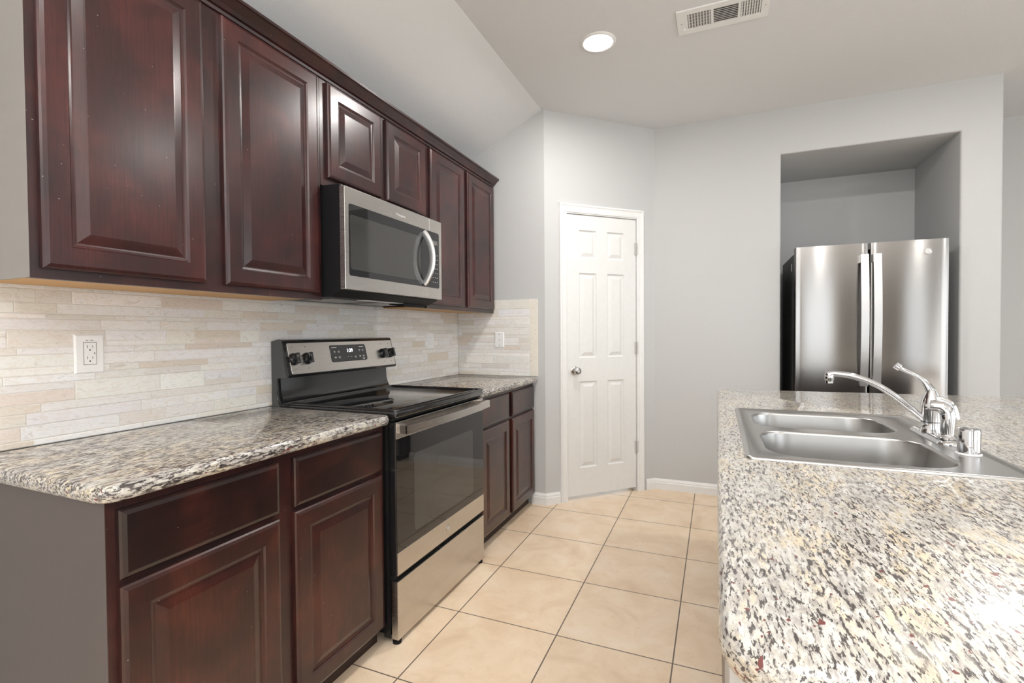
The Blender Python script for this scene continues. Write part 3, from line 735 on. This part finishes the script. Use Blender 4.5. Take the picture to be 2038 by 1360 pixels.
# ------------------------------------------------------------ faucet, sprayer, cap
FXc = 2.404; zD = .917
FA = empty('faucet', (FXc, 1.80, zD), 'chrome single-lever kitchen faucet with long arched spout on the sink deck', 'faucet')
pl = rrect(FXc - .027, FXc + .027, 1.655, 1.905, .026, 8)
part('deck_plate', loft([[(x, y, z) for x, y in (pl if i == 0 else inset(pl, i))] for i, z in ((0, zD), (.0005, zD + .004), (.006, zD + .010), (.012, zD + .013))]), CHROME, FA, smooth=True)
part('body', lathe([(.001, zD + .012), (.027, zD + .012), (.025, zD + .020), (.0235, zD + .028), (.0235, .958), (.0228, .9585), (.0228, .9595), (.0235, .960), (.0235, .988), (.0245, .992), (.0245, 1.010), (.022, 1.022), (.014, 1.042), (.010, 1.052), (.001, 1.056)], (FXc, 1.80, 0), 36), CHROME, FA, smooth=True)
for zs in (.959, .9915): part('seam_ring', lathe([(.0225, zs - .0006), (.0240, zs - .0006), (.0240, zs + .0006), (.0225, zs + .0006)], (FXc, 1.80, 0), 32, None, False), SLOT, FA, smooth=True)
sp = spline([(FXc - .005, 1.80, .955), (FXc - .035, 1.80, .982), (FXc - .085, 1.80, 1.028), (FXc - .135, 1.80, 1.064), (FXc - .185, 1.80, 1.085), (FXc - .225, 1.80, 1.093), (FXc - .250, 1.80, 1.094), (FXc - .262, 1.80, 1.091)], 6)
part('spout', tube(sp, [.0095] * (len(sp) - 6) + [.0098, .0100, .0105, .011, .011, .010], 16, None, Vector((0, 1, 0))), CHROME, FA, smooth=True)
part('aerator', lathe([(.001, 1.064), (.0105, 1.064), (.011, 1.068), (.011, 1.074), (.0125, 1.076), (.0125, 1.090), (.010, 1.096), (.001, 1.098)], (FXc - .256, 1.80, 0), 20), CHROME, FA, smooth=True)
lv = spline([(FXc + .010, 1.80, 1.020), (FXc - .001, 1.80, 1.050), (FXc - .016, 1.80, 1.076), (FXc - .038, 1.80, 1.095), (FXc - .062, 1.80, 1.108), (FXc - .078, 1.80, 1.118), (FXc - .086, 1.80, 1.124)], 5)
nl = len(lv); rl = [.012 - .0075 * min(1, i / (nl * .45)) + (.0035 if i > nl * .75 else 0) for i in range(nl)]
part('lever', tube(lv, rl, 14, (1.35, .8), Vector((0, 1, 0))), CHROME, FA, smooth=True)
SPR = empty('side_sprayer', (FXc, 1.688, zD + .010), 'chrome pull-out side sprayer with hooked head in front of the faucet body', 'sprayer')
part('base', lathe([(.001, zD + .0135), (.021, zD + .0135), (.022, zD + .018), (.018, zD + .022), (.016, zD + .026), (.001, zD + .028)], (FXc, 1.688, 0), 28), CHROME, SPR, smooth=True)
sb = spline([(FXc, 1.688, zD + .020), (FXc, 1.688, .960), (FXc + .001, 1.688, .985), (FXc - .001, 1.690, 1.004), (FXc - .014, 1.693, 1.018), (FXc - .034, 1.698, 1.019)], 5)
nb = len(sb); part('wand', tube(sb, [.0145 + .0025 * math.sin(math.pi * i / nb) for i in range(nb)], 18, None, Vector((0, 1, 0))), CHROME, SPR, smooth=True)
part('trigger', tube(spline([(FXc + .018, 1.688, .985), (FXc + .010, 1.690, 1.020), (FXc - .010, 1.694, 1.036), (FXc - .022, 1.696, 1.036)], 4), .006, 10, (1.6, .7), Vector((0, 1, 0))), CHROME, SPR, smooth=True)
AG = empty('air_gap_cap', (FXc, 1.565, zD), 'short chrome cylinder cap with white base ring, nearest fitting on the sink deck', 'cap')
part('cylinder', lathe([(.001, zD + .004), (.0225, zD + .004), (.0228, .976), (.0215, .981), (.018, .983), (.001, .9835)], (FXc, 1.565, 0), 36), CHROME, AG, smooth=True)
part('base_ring', lathe([(.001, zD), (.0255, zD), (.0255, zD + .003), (.023, zD + .0045), (.001, zD + .0045)], (FXc, 1.565, 0), 36), WPLAS, AG, smooth=True, label='white base ring')

# ------------------------------------------------------------ wall plates
def plate(y0, y1, z0, z1, x=.0088):
    return panel(y0, y1, z0, z1, x, .006, None, .005)
OU = empty('wall_outlet', (.009, .895, 1.11), 'large white outlet plate with two sockets on the tile left of the range', 'outlet')
part('plate', plate(.855, .935, 1.1115, 1.236), WPLAS, OU)
part('gasket_line', box(.0146, .0149, .8775, .9125, 1.1395, 1.2105), GREYM, OU)  # thin grey frame behind the receptacle that outlines it
rec = part('receptacle', box(.0145, .0158, .879, .911, 1.141, 1.209, bev=.0006), WPLAS, OU)
bm = bmesh.new()
for zc in (1.192, 1.158 - .001):
    bxm(bm, .0157, .0160, .8865, .8878, zc - .000, zc + .009); bxm(bm, .0157, .0160, .9005, .9018, zc + .001, zc + .008)
    join(bm, lathe([(.0001, 0), (.0022, 0), (.0022, .0003), (.0001, .0003)], (.0157, .8942, zc - .006), 12, (1, 0, 0)))
part('slots', bm, SLOT, rec)
part('reset_button', boxes([(.0157, .0164, .881, .903, 1.1712, 1.1785)], .0002), WPLAS, rec)
part('indicator', boxes([(.0157, .0161, .9055, .9075, 1.1725, 1.178)]), SLOT, rec)
bm = bmesh.new(); bxm(bm, .0148, .0150, .884, .891, 1.2150, 1.2168); bxm(bm, .0148, .0150, .8955, .905, 1.2152, 1.2168)
part('printed_marks', bm, GREYM, OU)
for zc in (1.225, 1.123): part('screw', lathe([(.0001, 0), (.003, 0), (.0026, .0008), (.0001, .0008)], (.0147, .895, zc), 14, (1, 0, 0)), WPLAS, OU, smooth=True)
SW = empty('light_switch', (.009, 2.866, 1.117), 'white rocker plate on the long tile wall just right of the range', 'switch')
part('plate', plate(2.826, 2.911, 1.119, 1.237), WPLAS, SW)
part('rocker', box(.0143, .0170, 2.852, 2.886, 1.145, 1.212, bev=.001), WPLAS, SW)
BP = empty('blank_plate', (.354, YC - .009, 1.117), 'small white screw plate on the tiled end wall', 'wall plate')
bm = panel(.317, .391, 1.119, 1.233, 0, .006, None, .005); bm.transform(Matrix(((0, 1, 0, 0), (-1, 0, 0, YC - .0088), (0, 0, 1, 0), (0, 0, 0, 1))))
part('plate', bm, WPLAS, BP)
for zc in (1.216, 1.176, 1.136): part('screw', lathe([(.0001, 0), (.0032, 0), (.003, .0008), (.0001, .0008)], (.354, YC - .0147, zc), 12, (0, -1, 0)), SLOT, BP, smooth=True)

# ------------------------------------------------------------ ceiling fixtures
CL = empty('ceiling_light', (1.232, 2.63, H), 'round lit recessed ceiling light above the aisle', 'ceiling light')
part('trim_ring', lathe([(.078, -.006), (.080, -.008), (.090, -.006), (.095, -.001), (.095, 0), (.078, 0)], (1.232, 2.63, H), 48, None, False), TRIM, CL, smooth=True)
part('lens', lathe([(.001, -.005), (.070, -.005), (.078, -.004), (.078, -.001), (.001, -.001)], (1.232, 2.63, H), 48), LENS, CL, smooth=True)
VX0, VX1, VY0, VY1 = 1.636, 2.052, 2.537, 2.737
CV = empty('ceiling_vent', ((VX0 + VX1) / 2, (VY0 + VY1) / 2, H), 'white rectangular air vent grille in the ceiling right of the recessed light', 'vent')
zv = H - .007
# frame with three louvre windows
wins = [(VX0 + .050, VX0 + .158, VY0 + .035, VY1 - .040), (VX0 + .170, VX0 + .280, VY0 + .035, VY1 - .040), (VX0 + .292, VX0 + .382, VY0 + .035, VY1 - .040)]
bm = bmesh.new(); xs = [VX0] + [v for w in wins for v in w[:2]] + [VX1]
for i, (a, b) in enumerate(zip(xs, xs[1:])):
    if i % 2 == 0: bxm(bm, a, b, VY0, VY1, zv, H - .0002)
    else:
        bxm(bm, a, b, VY0, VY0 + .035, zv, H - .0002); bxm(bm, a, b, VY1 - .040, VY1, zv, H - .0002)
part('frame', bm, TRIM, CV)
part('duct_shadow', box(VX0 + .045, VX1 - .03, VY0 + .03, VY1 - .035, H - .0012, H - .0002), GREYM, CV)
bm = bmesh.new()
for wi in (0, 2):
    a, b, c, d = wins[wi]; n = 8
    for i in range(n):
        x = a + (i + .5) * (b - a) / n; t = box(-.0045, .0045, c, d, -.0006, .0006); t.transform(Matrix.Translation((x, 0, zv + .003)) @ Matrix.Rotation(math.radians(40 if wi == 0 else -40), 4, 'Y')); join(bm, t)
    for i in range(1, 5): y = c + (d - c) * i / 5; bxm(bm, a, b, y - .001, y + .001, zv + .0045, zv + .0055)
a, b, c, d = wins[1]
for i in range(9):
    y = c + (i + .5) * (d - c) / 9; t = box(a, b, -.0045, .0045, -.0006, .0006); t.transform(Matrix.Translation((0, y, zv + .003)) @ Matrix.Rotation(math.radians(35), 4, 'X')); join(bm, t)
part('louvres', bm, TRIM, CV)
part('lever', lathe([(.001, 0), (.005, 0), (.005, .006), (.001, .008)], (VX0 + .032, VY1 - .05, zv), 12, (0, 0, -1)), TRIM, CV, smooth=True)
for x in (VX0 + .022, VX1 - .016): part('screw', lathe([(.0005, 0), (.004, 0), (.003, .0015), (.0005, .0015)], (x, (VY0 + VY1) / 2, zv), 12, (0, 0, -1)), NICKEL, CV, smooth=True)
